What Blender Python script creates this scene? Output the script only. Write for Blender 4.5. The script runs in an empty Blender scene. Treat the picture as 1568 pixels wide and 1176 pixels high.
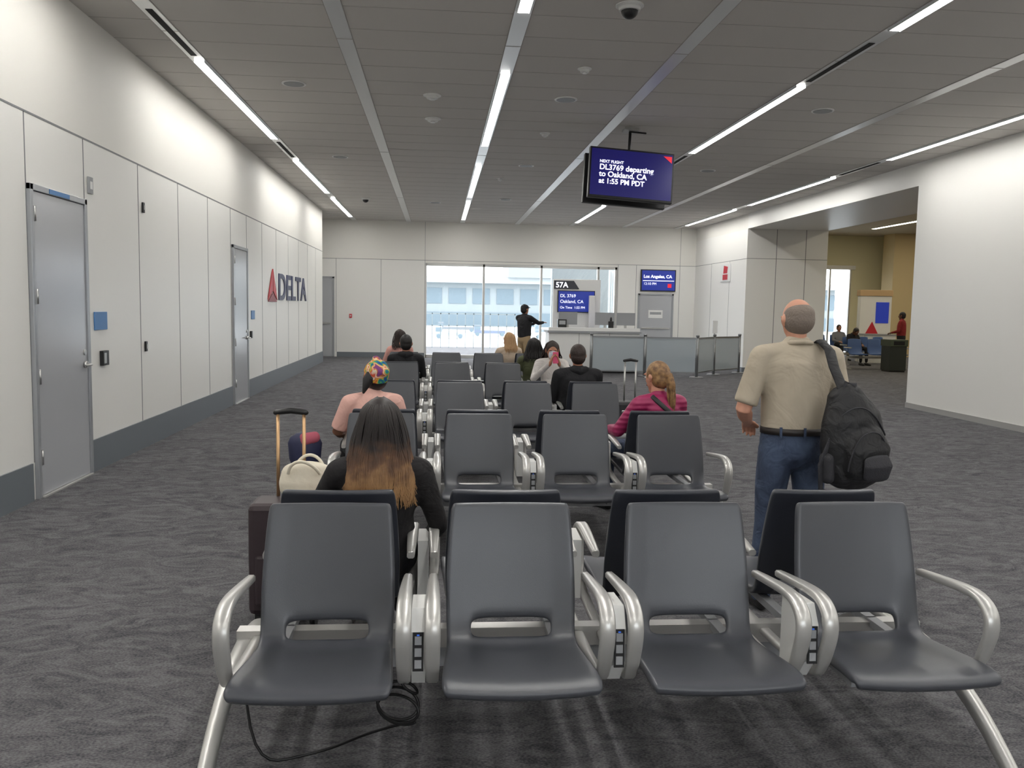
import bpy, bmesh, math, random
from mathutils import Vector, Matrix, Euler
random.seed(7)
V = Vector
scn = bpy.context.scene
col = scn.collection
scn.view_settings.view_transform = 'Standard'
scn.view_settings.exposure = 0.3
H = 4.17
PI = math.pi

# ------------------------------------------------------------------ materials
def lin(c):
    r = []
    for x in c[:3]:
        x = x / 255.0
        r.append(x / 12.92 if x <= .04045 else ((x + .055) / 1.055) ** 2.4)
    return (r[0], r[1], r[2], 1)

def mat(name, c, rough=.6, metal=0, bump=0, bscale=40, dist=0, var=None, vscale=6, emis=0, spec=.5, stretch=(1, 1, 1), sheen=0, bdist=.02):
    m = bpy.data.materials.new(name)
    m.use_nodes = True
    nt = m.node_tree
    b = nt.nodes['Principled BSDF']
    b.inputs['Base Color'].default_value = lin(c)
    b.inputs['Roughness'].default_value = rough
    b.inputs['Metallic'].default_value = metal
    b.inputs['Specular IOR Level'].default_value = spec
    if sheen:
        b.inputs['Sheen Weight'].default_value = sheen
    if emis:
        b.inputs['Emission Color'].default_value = lin(c)
        b.inputs['Emission Strength'].default_value = emis
    if bump or var:
        tc = nt.nodes.new('ShaderNodeTexCoord')
        mp = nt.nodes.new('ShaderNodeMapping')
        mp.inputs['Scale'].default_value = stretch
        nt.links.new(tc.outputs['Object'], mp.inputs['Vector'])
    if bump:
        n = nt.nodes.new('ShaderNodeTexNoise')
        n.inputs['Scale'].default_value = bscale
        n.inputs['Detail'].default_value = 3
        n.inputs['Distortion'].default_value = dist
        nt.links.new(mp.outputs[0], n.inputs['Vector'])
        bp = nt.nodes.new('ShaderNodeBump')
        bp.inputs['Strength'].default_value = bump
        bp.inputs['Distance'].default_value = bdist
        nt.links.new(n.outputs[0], bp.inputs['Height'])
        nt.links.new(bp.outputs[0], b.inputs['Normal'])
    if var:
        n2 = nt.nodes.new('ShaderNodeTexNoise')
        n2.inputs['Scale'].default_value = vscale
        n2.inputs['Detail'].default_value = 4
        n2.inputs['Distortion'].default_value = dist
        nt.links.new(mp.outputs[0], n2.inputs['Vector'])
        cr = nt.nodes.new('ShaderNodeValToRGB')
        cr.color_ramp.elements[0].position = .35
        cr.color_ramp.elements[0].color = lin(c)
        cr.color_ramp.elements[1].position = .65
        cr.color_ramp.elements[1].color = lin(var)
        nt.links.new(n2.outputs[0], cr.inputs[0])
        nt.links.new(cr.outputs[0], b.inputs['Base Color'])
    return m

M_wall = mat('wall_panel_white', (233, 232, 228), .4, spec=.4)
M_wallup = mat('wall_upper_plaster', (231, 229, 223), .6)
M_seam = mat('panel_joint', (130, 132, 134), .7)
M_base = mat('baseboard_grey', (110, 116, 122), .35)
M_door = mat('door_painted_steel', (182, 184, 188), .22, .15)
M_frame = mat('door_frame_steel', (160, 163, 167), .3, .3)
M_steel = mat('brushed_steel', (190, 190, 188), .3, .9)
M_post = mat('stanchion_steel', (138, 140, 142), .3, .7)
M_alu = mat('satin_aluminium', (198, 197, 194), .32, .5)
M_black = mat('black_plastic', (22, 22, 24), .4)
M_dark = mat('dark_slot', (14, 14, 15), .8)
M_white = mat('white_laminate', (228, 228, 226), .4)
M_grey = mat('grey_laminate', (150, 152, 155), .5)
M_ceil = mat('ceiling_panel', (202, 198, 193), .75)
M_cseam = mat('ceiling_joint', (172, 168, 164), .9)
M_bar = mat('ceiling_bar', (225, 227, 227), .3, .5)
M_vinyl = mat('seat_vinyl', (70, 72, 78), .33, bump=.04, bscale=300, spec=.55)
M_vback = mat('seat_shell_back', (40, 43, 52), .4)
M_tan = mat('tan_wall', (205, 186, 146), .7)
M_cream = mat('cream_column', (214, 208, 176), .7)
M_floorext = mat('apron_concrete', (182, 185, 186), .9, var=(198, 200, 200), vscale=.05)
M_blue = mat('screen_blue', (30, 45, 125), .3, emis=.7)
M_navy = mat('screen_navy', (22, 20, 86), .3, emis=.55)
M_txt = mat('screen_text_white', (240, 240, 250), .4, emis=.9)
M_red = mat('sign_red', (190, 35, 50), .5)
M_redE = mat('screen_red', (205, 35, 50), .5, emis=.7)
M_navyp = mat('lettering_navy', (38, 44, 84), .5)
M_bluesign = mat('plaque_blue', (80, 130, 185), .5)
M_outlet = mat('outlet_black', (22, 22, 24), .5)
M_led = mat('led_blue', (60, 110, 220), .5, emis=.2)

def m_light(name, c, s):
    m = bpy.data.materials.new(name); m.use_nodes = True
    nt = m.node_tree
    nt.nodes.remove(nt.nodes['Principled BSDF'])
    e = nt.nodes.new('ShaderNodeEmission')
    e.inputs[0].default_value = c; e.inputs[1].default_value = s
    nt.links.new(e.outputs[0], nt.nodes['Material Output'].inputs[0])
    return m
M_strip = m_light('led_strip', (1, .978, .937, 1), 32)
M_stripfill = m_light('fill_strip_warm', (1, .9, .7, 1), 16)

def m_mixtrans(name, c, fac, rough):
    m = bpy.data.materials.new(name); m.use_nodes = True
    nt = m.node_tree
    b = nt.nodes['Principled BSDF']
    b.inputs['Base Color'].default_value = lin(c); b.inputs['Roughness'].default_value = rough
    t = nt.nodes.new('ShaderNodeBsdfTransparent')
    x = nt.nodes.new('ShaderNodeMixShader'); x.inputs[0].default_value = fac
    nt.links.new(t.outputs[0], x.inputs[1]); nt.links.new(b.outputs[0], x.inputs[2])
    nt.links.new(x.outputs[0], nt.nodes['Material Output'].inputs[0])
    return m
M_glass = m_mixtrans('window_glass', (200, 215, 220), .06, .02)
M_panel = m_mixtrans('frosted_panel', (172, 182, 188), .72, .3)

# carpet
def carpet():
    m = bpy.data.materials.new('carpet_charcoal'); m.use_nodes = True
    nt = m.node_tree; b = nt.nodes['Principled BSDF']
    b.inputs['Roughness'].default_value = .95; b.inputs['Specular IOR Level'].default_value = .15
    tc = nt.nodes.new('ShaderNodeTexCoord')
    mp = nt.nodes.new('ShaderNodeMapping'); mp.inputs['Scale'].default_value = (1, 1.7, 1)
    nt.links.new(tc.outputs['Object'], mp.inputs[0])
    n1 = nt.nodes.new('ShaderNodeTexNoise'); n1.inputs['Scale'].default_value = 3.6; n1.inputs['Detail'].default_value = 8
    n1.inputs['Distortion'].default_value = 1.8; n1.inputs['Roughness'].default_value = .76
    nt.links.new(mp.outputs[0], n1.inputs['Vector'])
    n2 = nt.nodes.new('ShaderNodeTexNoise'); n2.inputs['Scale'].default_value = 90; n2.inputs['Detail'].default_value = 2
    nt.links.new(mp.outputs[0], n2.inputs['Vector'])
    mx = nt.nodes.new('ShaderNodeMix'); mx.data_type = 'FLOAT'; mx.inputs[0].default_value = .42
    nt.links.new(n1.outputs[0], mx.inputs[2]); nt.links.new(n2.outputs[0], mx.inputs[3])
    cr = nt.nodes.new('ShaderNodeValToRGB')
    cr.color_ramp.elements[0].position = .40; cr.color_ramp.elements[0].color = lin((66, 66, 70))
    cr.color_ramp.elements[1].position = .60; cr.color_ramp.elements[1].color = lin((118, 117, 119))
    nt.links.new(mx.outputs[0], cr.inputs[0]); nt.links.new(cr.outputs[0], b.inputs['Base Color'])
    bp = nt.nodes.new('ShaderNodeBump'); bp.inputs['Strength'].default_value = .5; bp.inputs['Distance'].default_value = .01
    nt.links.new(n2.outputs[0], bp.inputs['Height']); nt.links.new(bp.outputs[0], b.inputs['Normal'])
    return m
M_carpet = carpet()

# ------------------------------------------------------------------ mesh builder
class B:
    def __init__(s):
        s.bm = bmesh.new(); s.mats = []
    def mi(s, m):
        if m not in s.mats: s.mats.append(m)
        return s.mats.index(m)
    def face(s, vs, mi, smooth=False):
        try:
            f = s.bm.faces.new(vs); f.material_index = mi; f.smooth = smooth
            return f
        except ValueError:
            return None
    def box(s, x0, x1, y0, y1, z0, z1, m, M=None):
        mi = s.mi(m)
        c = [V((x, y, z)) for x in (x0, x1) for y in (y0, y1) for z in (z0, z1)]
        if M is not None: c = [M @ p for p in c]
        v = [s.bm.verts.new(p) for p in c]
        for q in ((0, 1, 3, 2), (4, 6, 7, 5), (0, 4, 5, 1), (2, 3, 7, 6), (0, 2, 6, 4), (1, 5, 7, 3)):
            s.face([v[i] for i in q], mi)
    def prism(s, poly, axis, a, b, m):
        mi = s.mi(m)
        def mkp(p, t):
            if axis == 0: return (t, p[0], p[1])
            if axis == 1: return (p[0], t, p[1])
            return (p[0], p[1], t)
        va = [s.bm.verts.new(mkp(p, a)) for p in poly]
        vb = [s.bm.verts.new(mkp(p, b)) for p in poly]
        s.face(va, mi); s.face(vb[::-1], mi)
        n = len(poly)
        for i in range(n):
            s.face([va[i], va[(i + 1) % n], vb[(i + 1) % n], vb[i]], mi)
    def cyl(s, p0, p1, r0, r1, m, n=20):
        p0 = V(p0); p1 = V(p1); t = (p1 - p0).normalized()
        u = t.orthogonal().normalized(); w = t.cross(u); mi = s.mi(m)
        a = []; b = []
        for i in range(n):
            c, d = math.cos(2 * PI * i / n), math.sin(2 * PI * i / n)
            a.append(s.bm.verts.new(p0 + (u * c + w * d) * r0)); b.append(s.bm.verts.new(p1 + (u * c + w * d) * r1))
        s.face(a[::-1], mi); s.face(b, mi)
        for i in range(n):
            s.face([a[i], a[(i + 1) % n], b[(i + 1) % n], b[i]], mi, True)
    def loft(s, pts, m, side=(1, 0, 0), n=14, M=None, endk=1.0):
        P = [V(p[0]) for p in pts]; k = len(P); side = V(side); mi = s.mi(m)
        L = []
        for i in range(k):
            t = (P[min(i + 1, k - 1)] - P[max(i - 1, 0)]).normalized()
            u = side - t * side.dot(t)
            if u.length < .05: u = t.orthogonal()
            u.normalize(); w = t.cross(u)
            ra = pts[i][1]; rb = pts[i][2] if len(pts[i]) > 2 else ra
            r = min(ra, rb)
            if i == 0:
                start = P[0] - t * r
                L.append((P[0] - t * r * .86, ra * .5, rb * .5, u, w)); L.append((P[0] - t * r * .5, ra * .86, rb * .86, u, w))
            L.append((P[i], ra, rb, u, w))
            if i == k - 1:
                end = P[i] + t * r * endk
                L.append((P[i] + t * r * .5 * endk, ra * .86, rb * .86, u, w)); L.append((P[i] + t * r * .86 * endk, ra * .5, rb * .5, u, w))
        def T(p): return M @ p if M is not None else p
        rings = []
        for (p, ra, rb, u, w) in L:
            rings.append([s.bm.verts.new(T(p + u * ra * math.cos(2 * PI * i / n) + w * rb * math.sin(2 * PI * i / n))) for i in range(n)])
        a = s.bm.verts.new(T(start)); b = s.bm.verts.new(T(end))
        for i in range(n):
            j = (i + 1) % n
            s.face([a, rings[0][j], rings[0][i]], mi, True)
            s.face([b, rings[-1][i], rings[-1][j]], mi, True)
            for q in range(len(rings) - 1):
                s.face([rings[q][i], rings[q][j], rings[q + 1][j], rings[q + 1][i]], mi, True)
    def ell(s, c, r, m, M=None, n=18, k=12):
        mi = s.mi(m); c = V(c)
        def T(p): return M @ p if M is not None else p
        top = s.bm.verts.new(T(c + V((0, 0, r[2])))); bot = s.bm.verts.new(T(c - V((0, 0, r[2]))))
        R = []
        for q in range(1, k):
            a = PI * q / k
            R.append([s.bm.verts.new(T(c + V((r[0] * math.sin(a) * math.cos(2 * PI * i / n), r[1] * math.sin(a) * math.sin(2 * PI * i / n), r[2] * math.cos(a))))) for i in range(n)])
        for i in range(n):
            j = (i + 1) % n
            s.face([top, R[0][i], R[0][j]], mi, True); s.face([bot, R[-1][j], R[-1][i]], mi, True)
            for q in range(k - 2):
                s.face([R[q][i], R[q + 1][i], R[q + 1][j], R[q][j]], mi, True)
    def obj(s, name, parent=None, bevel=0, vox=0, smooth_it=4, sub=0, loc=None):
        bmesh.ops.recalc_face_normals(s.bm, faces=s.bm.faces)
        me = bpy.data.meshes.new(name); s.bm.to_mesh(me); s.bm.free()
        for m in s.mats: me.materials.append(m)
        o = bpy.data.objects.new(name, me); col.objects.link(o)
        if parent is not None: o.parent = parent
        if loc is not None: o.location = loc
        if bevel:
            md = o.modifiers.new('bevel', 'BEVEL'); md.width = bevel; md.segments = 2; md.limit_method = 'ANGLE'; md.angle_limit = math.radians(40)
        if vox:
            md = o.modifiers.new('remesh', 'REMESH'); md.mode = 'VOXEL'; md.voxel_size = vox; md.use_smooth_shade = True
            if smooth_it:
                md = o.modifiers.new('smooth', 'SMOOTH'); md.factor = .5; md.iterations = smooth_it
        if sub:
            md = o.modifiers.new('sub', 'SUBSURF'); md.levels = sub; md.render_levels = sub
        return o

def empty(name, loc=(0, 0, 0), rz=0, rot=None):
    e = bpy.data.objects.new(name, None); col.objects.link(e)
    e.location = loc; e.rotation_euler = rot if rot else (0, 0, rz); e.empty_display_size = .2
    return e

def text(name, body, size, loc, m, parent=None, rot=(PI / 2, 0, 0), align='LEFT', bold=0, sx=1, extrude=.002):
    cu = bpy.data.curves.new(name, 'FONT'); cu.body = body; cu.size = size; cu.align_x = align
    cu.extrude = extrude; cu.offset = bold
    cu.materials.append(m)
    o = bpy.data.objects.new(name, cu); col.objects.link(o); o.location = loc; o.rotation_euler = rot; o.scale = (sx, 1, 1)
    if parent is not None: o.parent = parent
    return o

def curve(name, splines, r, m, parent=None, res=6, bres=2):
    cu = bpy.data.curves.new(name, 'CURVE'); cu.dimensions = '3D'; cu.bevel_depth = r; cu.bevel_resolution = bres; cu.resolution_u = res
    cu.use_fill_caps = True
    for pts in splines:
        sp = cu.splines.new('NURBS'); sp.points.add(len(pts) - 1)
        for i, p in enumerate(pts):
            sp.points[i].co = (p[0], p[1], p[2], 1)
            sp.points[i].radius = p[3] if len(p) > 3 else 1
        sp.order_u = min(4, len(pts)); sp.use_endpoint_u = True
    cu.materials.append(m)
    o = bpy.data.objects.new(name, cu); col.objects.link(o)
    if parent is not None: o.parent = parent
    return o

# ------------------------------------------------------------------ room shell
b = B(); b.box(-5.2, 22, -4, 34, -.15, 0, M_carpet); b.obj('floor')

b = B()
b.box(-5.2, 10.3, -4, 26.7, H, H + .15, M_ceil)
y = -3.9
while y < 26.4:
    b.box(-3.2, 8.1, y, y + .008, H - .002, H, M_cseam); y += .61
lanes = [-2.57, -.93, .71, 2.4, 4.08, 5.75, 7.43]
for i, X in enumerate(lanes):
    b.box(X - .075, X + .075, -4, 26.5, H - .006, H, M_bar)
    b.box(X - .083, X - .075, -4, 26.5, H - .004, H, M_cseam); b.box(X + .075, X + .083, -4, 26.5, H - .004, H, M_cseam)
    for yy in (2.2, 8.6, 14.7, 20.7):
        b.box(X - .075, X + .075, yy, yy + .012, H - .008, H - .005, M_cseam)
for X in (-2.57, 4.08, 7.43):
    for yy in (8.0, 14.1):
        b.box(X - .03, X + .03, yy, yy + 1.4, H - .01, H - .005, M_dark)
b.obj('ceiling')

for X in (-2.57, .71, 4.08, 7.43):
    for (a, c) in ((-3.4, .8), (1.6, 7.6), (9.6, 13.8), (15.8, 20.2), (21.2, 25.4)):  # rearmost strips added out of view; near strips lengthened for more top light
        b = B(); b.box(X - .05, X + .05, a, c, H - .02, H - .006, M_strip)
        b.box(X - .06, X - .051, a - .01, c + .01, H - .024, H - .006, M_bar); b.box(X + .051, X + .06, a - .01, c + .01, H - .024, H - .006, M_bar)
        b.obj('concourse_fill_light')

# left wall
b = B()
b.box(-3.4, -3.2, -4, 24, 0, 3.05, M_wall); b.box(-3.4, -3.2, -4, 24, 3.05, H, M_wallup)
b.box(-3.2, -3.197, -4, 24, 3.04, 3.055, M_seam)
seams = [-2.7, -1.35, 0, 1.35, 2.7, 4.1, 5.6, 7.0, 8.1, 9.5, 10.9, 12.25, 13.55, 14.65, 15.9, 17.25, 18.6, 19.95, 21.3, 22.65]
for y in seams: b.box(-3.2, -3.197, y - .006, y + .006, .3, 3.05, M_seam)
b.obj('wall_left')
b = B()
for (a, c) in ((-4, 6.95), (8.12, 13.55), (14.68, 24.0)): b.box(-3.2, -3.185, a, c, 0, .3, M_base)
b.box(-3.4, -3.185, 24, 24.015, 0, .3, M_base)
b.obj('baseboard_left')
b = B(); b.box(-5.2, -5, 24, 26.7, 0, H, M_wall); b.box(-5.2, -3.4, 23.9, 24, 0, H, M_wall); b.obj('wall_niche')

def wall_door(name, y0, y1, z1, sign=False):
    e = empty(name, (-3.2, y0, 0))
    w = y1 - y0; b = B()
    b.box(0, .035, 0, .05, 0, z1, M_frame); b.box(0, .035, w - .05, w, 0, z1, M_frame); b.box(0, .035, 0, w, z1 - .05, z1, M_frame)
    b.obj('frame', e, bevel=.004)
    b = B(); b.box(0, .022, .055, w - .055, .015, z1 - .055, M_door); b.obj('leaf', e, bevel=.003)
    b = B()
    for z in (.33, .98, 1.62, 2.27): b.box(.02, .04, .045, .075, z - .06, z + .06, M_steel); b.cyl((.04, .055, z - .06), (.04, .055, z + .06), .008, .008, M_steel, 8)
    b.obj('hinges', e)
    b = B(); b.cyl((.02, w - .12, 1.02), (.05, w - .12, 1.02), .03, .03, M_steel); b.cyl((.04, w - .12, 1.02), (.085, w - .12, 1.02), .011, .011, M_steel, 10)
    b.loft([((.085, w - .12, 1.02), .01), ((.085, w - .24, 1.02), .009)], M_steel)
    b.cyl((.02, w - .12, 1.13), (.035, w - .12, 1.13), .025, .025, M_steel)
    b.obj('lever_handle', e)
    b = B(); b.box(.0, .05, .05, w - .05, 0, .012, M_alu); b.obj('threshold', e)
    if sign:
        b = B(); b.box(.035, .04, w * .3, w * .65, z1 - .045, z1 - .008, M_bluesign); b.obj('door_number_plate', e)
    return e
wall_door('door_1', 7.0, 8.08, 2.5, True)
wall_door('door_2', 13.6, 14.62, 2.5)

def wallbox(name, y0, y1, z0, z1, m, t=.012, x=-3.198, extra=None):
    b = B(); b.box(x, x + t, y0, y1, z0, z1, m)
    if extra: extra(b)
    return b.obj(name, bevel=.003)
wallbox('wall_plaque', 8.24, 8.54, 1.32, 1.49, M_bluesign)
wallbox('wall_plaque', 14.95, 15.2, 1.32, 1.47, M_bluesign)
wallbox('access_card_reader', 8.36, 8.5, .98, 1.12, M_black, .035, extra=lambda b: b.box(-3.166, -3.158, 8.38, 8.43, 1.0, 1.1, M_steel))
wallbox('wall_switch', 14.85, 14.93, 1.0, 1.12, M_black, .03)
wallbox('wall_sensor', 8.17, 8.26, 2.57, 2.72, M_grey, .02, extra=lambda b: b.box(-3.18, -3.175, 8.19, 8.24, 2.61, 2.68, M_white))
for z in (2.55, 1.05):
    wallbox('panel_latch', 9.6, 9.65, z, z + .11, M_black, .02, extra=lambda b, z=z: b.box(-3.18, -3.17, 9.61, 9.64, z + .03, z + .08, M_steel))
b = B(); b.box(-2.72, -2.64, 26.46, 26.5, 1.2, 1.32, M_red); b.box(-2.7, -2.66, 26.45, 26.46, 1.24, 1.28, M_white); b.obj('fire_alarm_pull', bevel=.004)

# wall logo lettering
e = empty('wall_logo_sign', (-3.19, 16.35, 1.66))
text('lettering', 'DELTA', .74, (0, 1.05, .02), M_navyp, e, rot=(PI / 2, 0, PI / 2), bold=.014, sx=1.62, extrude=.008)
b = B()
b.prism([(0, .0), (.46, .18), (.46, .6)], 0, 0, .012, M_red)
b.prism([(.5, .18), (.5, .6), (.92, .0)], 0, 0, .012, M_red)
b.prism([(.03, -.03), (.89, -.03), (.48, .14)], 0, 0, .012, mat('logo_dark_red', (130, 22, 40), .5))
b.obj('triangle_mark', e)

# far wall
b = B()
yb = 26.5
def wb(x0, x1, z0, z1, m): b.box(x0, x1, yb, yb + .2, z0, z1, m)
wb(-5, -.4, 0, 3.0, M_wall); wb(-5, -.4, 3.0, H, M_wallup); wb(-.4, 5.6, 2.92, H, M_wallup); wb(5.6, 8.1, 0, 3.0, M_wall); wb(5.6, 8.1, 3.0, H, M_wallup)
b.box(-5, 8.1, yb - .003, yb, 2.995, 3.008, M_seam)
for x in (-3.12, -1.76, -.42, 5.62, 6.2, 7.6): b.box(x - .006, x + .006, yb - .003, yb, .15, 3.0, M_seam)
for x in (-.42, 7.6): b.box(x - .005, x + .005, yb - .003, yb, 3.0, H, M_seam)
b.obj('wall_far')
b = B(); b.box(-3.1, -.42, yb - .015, yb, 0, .15, M_base); b.box(5.62, 6.2, yb - .015, yb, 0, .15, M_base); b.box(7.5, 8.1, yb - .015, yb, 0, .15, M_base); b.obj('baseboard_far')

# window
e = empty('window_1', (0, yb, 0))
b = B()
for x in (-.4, 1.4, 3.2, 5.0, 5.56): b.box(x - .035, x + .035, .02, .14, 0, 2.92, M_alu)
b.box(-.4, 5.6, .02, .14, 0, .1, M_alu); b.box(-.4, 5.6, .02, .14, 2.84, 2.92, M_alu)
b.obj('mullions', e, bevel=.004)
b = B(); b.box(-.4, 5.6, .08, .09, .1, 2.85, M_glass); b.obj('glass', e)

def fdoor(name, x0, x1, z1, papers=False):
    e = empty(name, (x0, yb, 0)); w = x1 - x0; b = B()
    b.box(0, .06, -.04, 0, 0, z1, M_frame); b.box(w - .06, w, -.04, 0, 0, z1, M_frame); b.box(0, w, -.04, 0, z1 - .06, z1, M_frame); b.obj('frame', e, bevel=.004)
    b = B(); b.box(.06, w - .06, -.025, 0, .01, z1 - .06, M_door)
    b.box(.12, w - .12, -.06, -.03, 1.0, 1.05, M_steel); b.obj('leaf', e, bevel=.003)
    if papers:
        b = B(); b.box(w * .3, w * .7, -.032, -.026, 1.35, 1.6, M_white); b.box(w * .34, w * .66, -.034, -.032, 1.46, 1.54, M_grey); b.obj('notice', e)
fdoor('door_3', -4.2, -3.17, 2.45)
fdoor('door_4', 6.28, 7.42, 2.12, True)

e = empty('wall_display_screen', (6.9, yb, 2.53))
b = B(); b.box(-.56, .56, -.07, -.01, -.34, .34, M_black); b.obj('housing', e, bevel=.006)
b = B(); b.box(-.53, .53, -.074, -.069, -.31, .31, M_blue); b.obj('screen', e)
text('destination_text', 'Los Angeles, CA', .135, (-.48, -.08, .08), M_txt, e, bold=.003)
text('time_text', '12:10 PM', .11, (-.48, -.08, -.14), M_txt, e)
b = B(); b.box(-.5, .5, -.078, -.074, -.02, .0, M_txt); b.box(.3, .42, -.078, -.074, -.22, -.1, M_redE); b.obj('screen_graphics', e)

# right wall
b = B()
b.box(8.1, 8.4, -4, 14, 0, H, M_wall); b.box(8.1, 10.3, 14, 22, 3.78, H, M_wall)
b.box(8.4, 10.3, 12.0, 14, 3.78, H, M_wall)
b.obj('wall_right')
b = B()
b.box(8.1, 10.3, 22, 26.7, 0, 3.78, M_wall); b.box(8.1, 10.3, 22, 26.7, 3.78, H, M_wallup)
for x in (8.9, 9.7): b.box(x - .008, x + .008, 21.997, 22, 0, 3.78, M_seam)
b.box(8.1, 10.3, 21.997, 22, 3.0, 3.012, M_seam)
for y in (23.3, 24.9): b.box(8.097, 8.1, y - .006, y + .006, 0, 3.0, M_seam)
b.box(8.097, 8.1, 22, 26.5, 2.995, 3.007, M_seam)
b.obj('wall_right_far')
b = B(); b.box(8.085, 8.1, -4, 14, 0, .09, M_alu); b.box(8.085, 8.1, 22, 26.5, 0, .12, M_base); b.box(8.1, 10.3, 21.985, 22, 0, .12, M_base); b.obj('baseboard_right')
# rear wall; its unseen glazed bay is added as fill light from behind
b = B(); b.box(-3.4, 0.0, -4.2, -4, 0, H, M_wall); b.box(4.0, 8.4, -4.2, -4, 0, H, M_wall); b.box(0, 4.0, -4.2, -4, 2.6, H, M_wall); b.box(0, 4.0, -4.2, -4, 0, 1.1, M_wall); b.obj('wall_rear')
e = empty('rear_fill_window', (0, -4.1, 0)); b = B()
for i in range(3): b.box(i * 2 - .035, i * 2 + .035, -.06, .06, 1.1, 2.6, M_alu)
b.box(0, 4.0, -.06, .06, 1.1, 1.18, M_alu); b.box(0, 4.0, -.06, .06, 2.52, 2.6, M_alu); b.obj('mullions', e)
b = B(); b.box(0, 4.0, -.005, .005, 1.18, 2.52, M_glass); b.obj('glass', e)
e = empty('wall_flag_sign', (8.1, 23.6, 2.69))
b = B(); b.box(-.02, 0, -.42, .42, -.25, .25, M_white); b.obj('board', e, bevel=.003)
b = B(); b.prism([(-.2, .16), (.12, .2), (.16, -.02), (-.16, -.02)], 0, -.026, -.02, M_red); b.prism([(-.2, -.05), (.2, -.05), (.2, -.2), (-.2, -.2)], 0, -.026, -.02, M_red)
b.obj('emblem', e)

# concourse beyond opening
b = B(); b.box(10.3, 22, 2, 34, 4.6, 4.75, mat('concourse_ceiling', (190, 180, 160), .8)); b.box(10.28, 10.3, 2, 26.7, 3.78, 4.75, M_tan); b.obj('ceiling_concourse')
b = B()
b.box(8.4, 14.3, 32, 32.2, 0, 4.6, M_cream); b.box(14.3, 16.0, 32, 32.2, 3.3, 4.6, M_cream); b.box(16.0, 22, 32, 32.2, 0, 4.6, M_cream)
b.box(8.4, 10.3, 26.7, 32, 0, 4.6, M_cream)
b.box(21.8, 22, 2, 32, 0, 4.6, M_tan); b.box(8.4, 22, 2, 2.2, 0, 4.6, M_tan)
b.box(16.9, 17.9, 30.6, 31.4, 0, 4.6, M_tan); b.box(18.2, 18.9, 29.2, 30, 0, 4.6, M_tan)
b.box(14.2, 16.1, 31.9, 32, 3.3, 3.45, M_alu)
b.obj('wall_concourse')
e = empty('window_2', (14.3, 32, 0)); b = B()
for x in (.03, .85, 1.67): b.box(x - .03, x + .03, .02, .12, 0, 3.3, M_alu)
b.box(0, 1.7, .02, .12, 0, .1, M_alu); b.obj('mullions', e); b = B(); b.box(0, 1.7, .06, .07, .1, 3.3, M_glass); b.obj('glass', e)
for X in (12.2, 15.2, 18.2):  # warm strips added to light the concourse
    for (a, c) in ((6, 12), (15, 21), (23, 29)):
        b = B(); b.box(X - .09, X + .09, a, c, 4.575, 4.6, M_stripfill); b.box(X - .1, X - .091, a, c, 4.57, 4.6, M_bar); b.box(X + .091, X + .1, a, c, 4.57, 4.6, M_bar); b.obj('concourse_fill_light')

# ------------------------------------------------------------------ exterior
b = B(); b.box(-300, 300, 26.8, 700, -4.2, -4, M_floorext); b.box(-300, 300, -300, -4.4, -4.2, -4, M_floorext); b.obj('apron_ground')  # rear slab added out of view to bounce daylight onto the ceiling
M_bld = mat('terminal_cladding', (126, 134, 138), .8); M_bldw = mat('terminal_glazing', (88, 104, 114), .5); M_bldl = mat('terminal_roof', (156, 162, 165), .8)
b = B()
b.box(-90, 120, 250, 280, -4, 8.5, M_bld); b.box(-92, 122, 247, 282, 8.5, 10.2, M_bldl); b.box(20, 60, 245, 285, 10.2, 14, M_bld)
for i in range(30): b.box(-88 + i * 7, -83 + i * 7, 249.8, 250, 2.5, 7, M_bldw)
b.box(-90, 120, 249.5, 250, -4, 0, M_bldw)
b.obj('terminal_building')
M_jb = mat('jet_bridge_metal', (128, 138, 143), .6)
e = empty('jet_bridge', (6.0, 36, 0), math.radians(-14))
b = B(); b.box(-1.2, 1.2, 0, 24, .6, 3.3, M_jb)
for i in range(12): b.box(-1.25, 1.25, i * 2, i * 2 + .15, .5, 3.4, M_bldl)
b.obj('tunnel', e)
b = B(); b.box(-1.3, -1.0, 18, 18.4, -4, .6, M_jb); b.box(1.0, 1.3, 18, 18.4, -4, .6, M_jb); b.box(-1.3, 1.3, 17.9, 18.5, -3.4, -3, M_jb)
for sx in (-1, 1): b.cyl((sx * 1.3, 18.2, -3.5), (sx * 1.0, 18.2, -3.5), .5, .5, M_black)
b.loft([((-1.1, .3, 3.3), .06), ((.9, .3, 6.5), .06)], M_bldl); b.loft([((1.1, .3, 3.3), .06), ((.9, .3, 6.5), .06)], M_bldl)
b.obj('supports', e)
def cart(name, loc, c, L=3.2):
    mm = mat(name + '_paint', c, .5); e = empty(name, loc)
    b = B(); b.box(-L / 2, L / 2, -.8, .8, .5, 1.1, mm); b.box(-L / 2, -L / 2 + 1.2, -.8, .8, 1.1, 2.1, mm); b.box(-L / 2 + .1, -L / 2 + 1.1, -.82, -.78, 1.2, 1.9, M_bldw)
    for x in (-L / 2 + .6, L / 2 - .6):
        for yy in (-.8, .8): b.cyl((x, yy - .1, .4), (x, yy + .1, .4), .4, .4, M_bldw, 14)
    b.obj('body', e)
for (x, y, c, L) in ((2, 150, (130, 135, 140), 5), (10, 165, (90, 100, 120), 6), (17, 155, (140, 140, 130), 4), (24, 180, (110, 120, 130), 7), (4, 190, (100, 105, 110), 8)):
    cart('baggage_tractor', (x, y, -4), c, L)
b = B()
for i in range(14): b.box(-1.2 + i * .32, -1.17 + i * .32, 33, 33.03, -4, 1.35, M_jb)
b.box(-1.2, 3.0, 33, 33.04, 1.3, 1.35, M_jb); b.box(-1.2, 3.0, 33, 33.04, .85, .88, M_jb); b.obj('apron_guard_railing')

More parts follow.
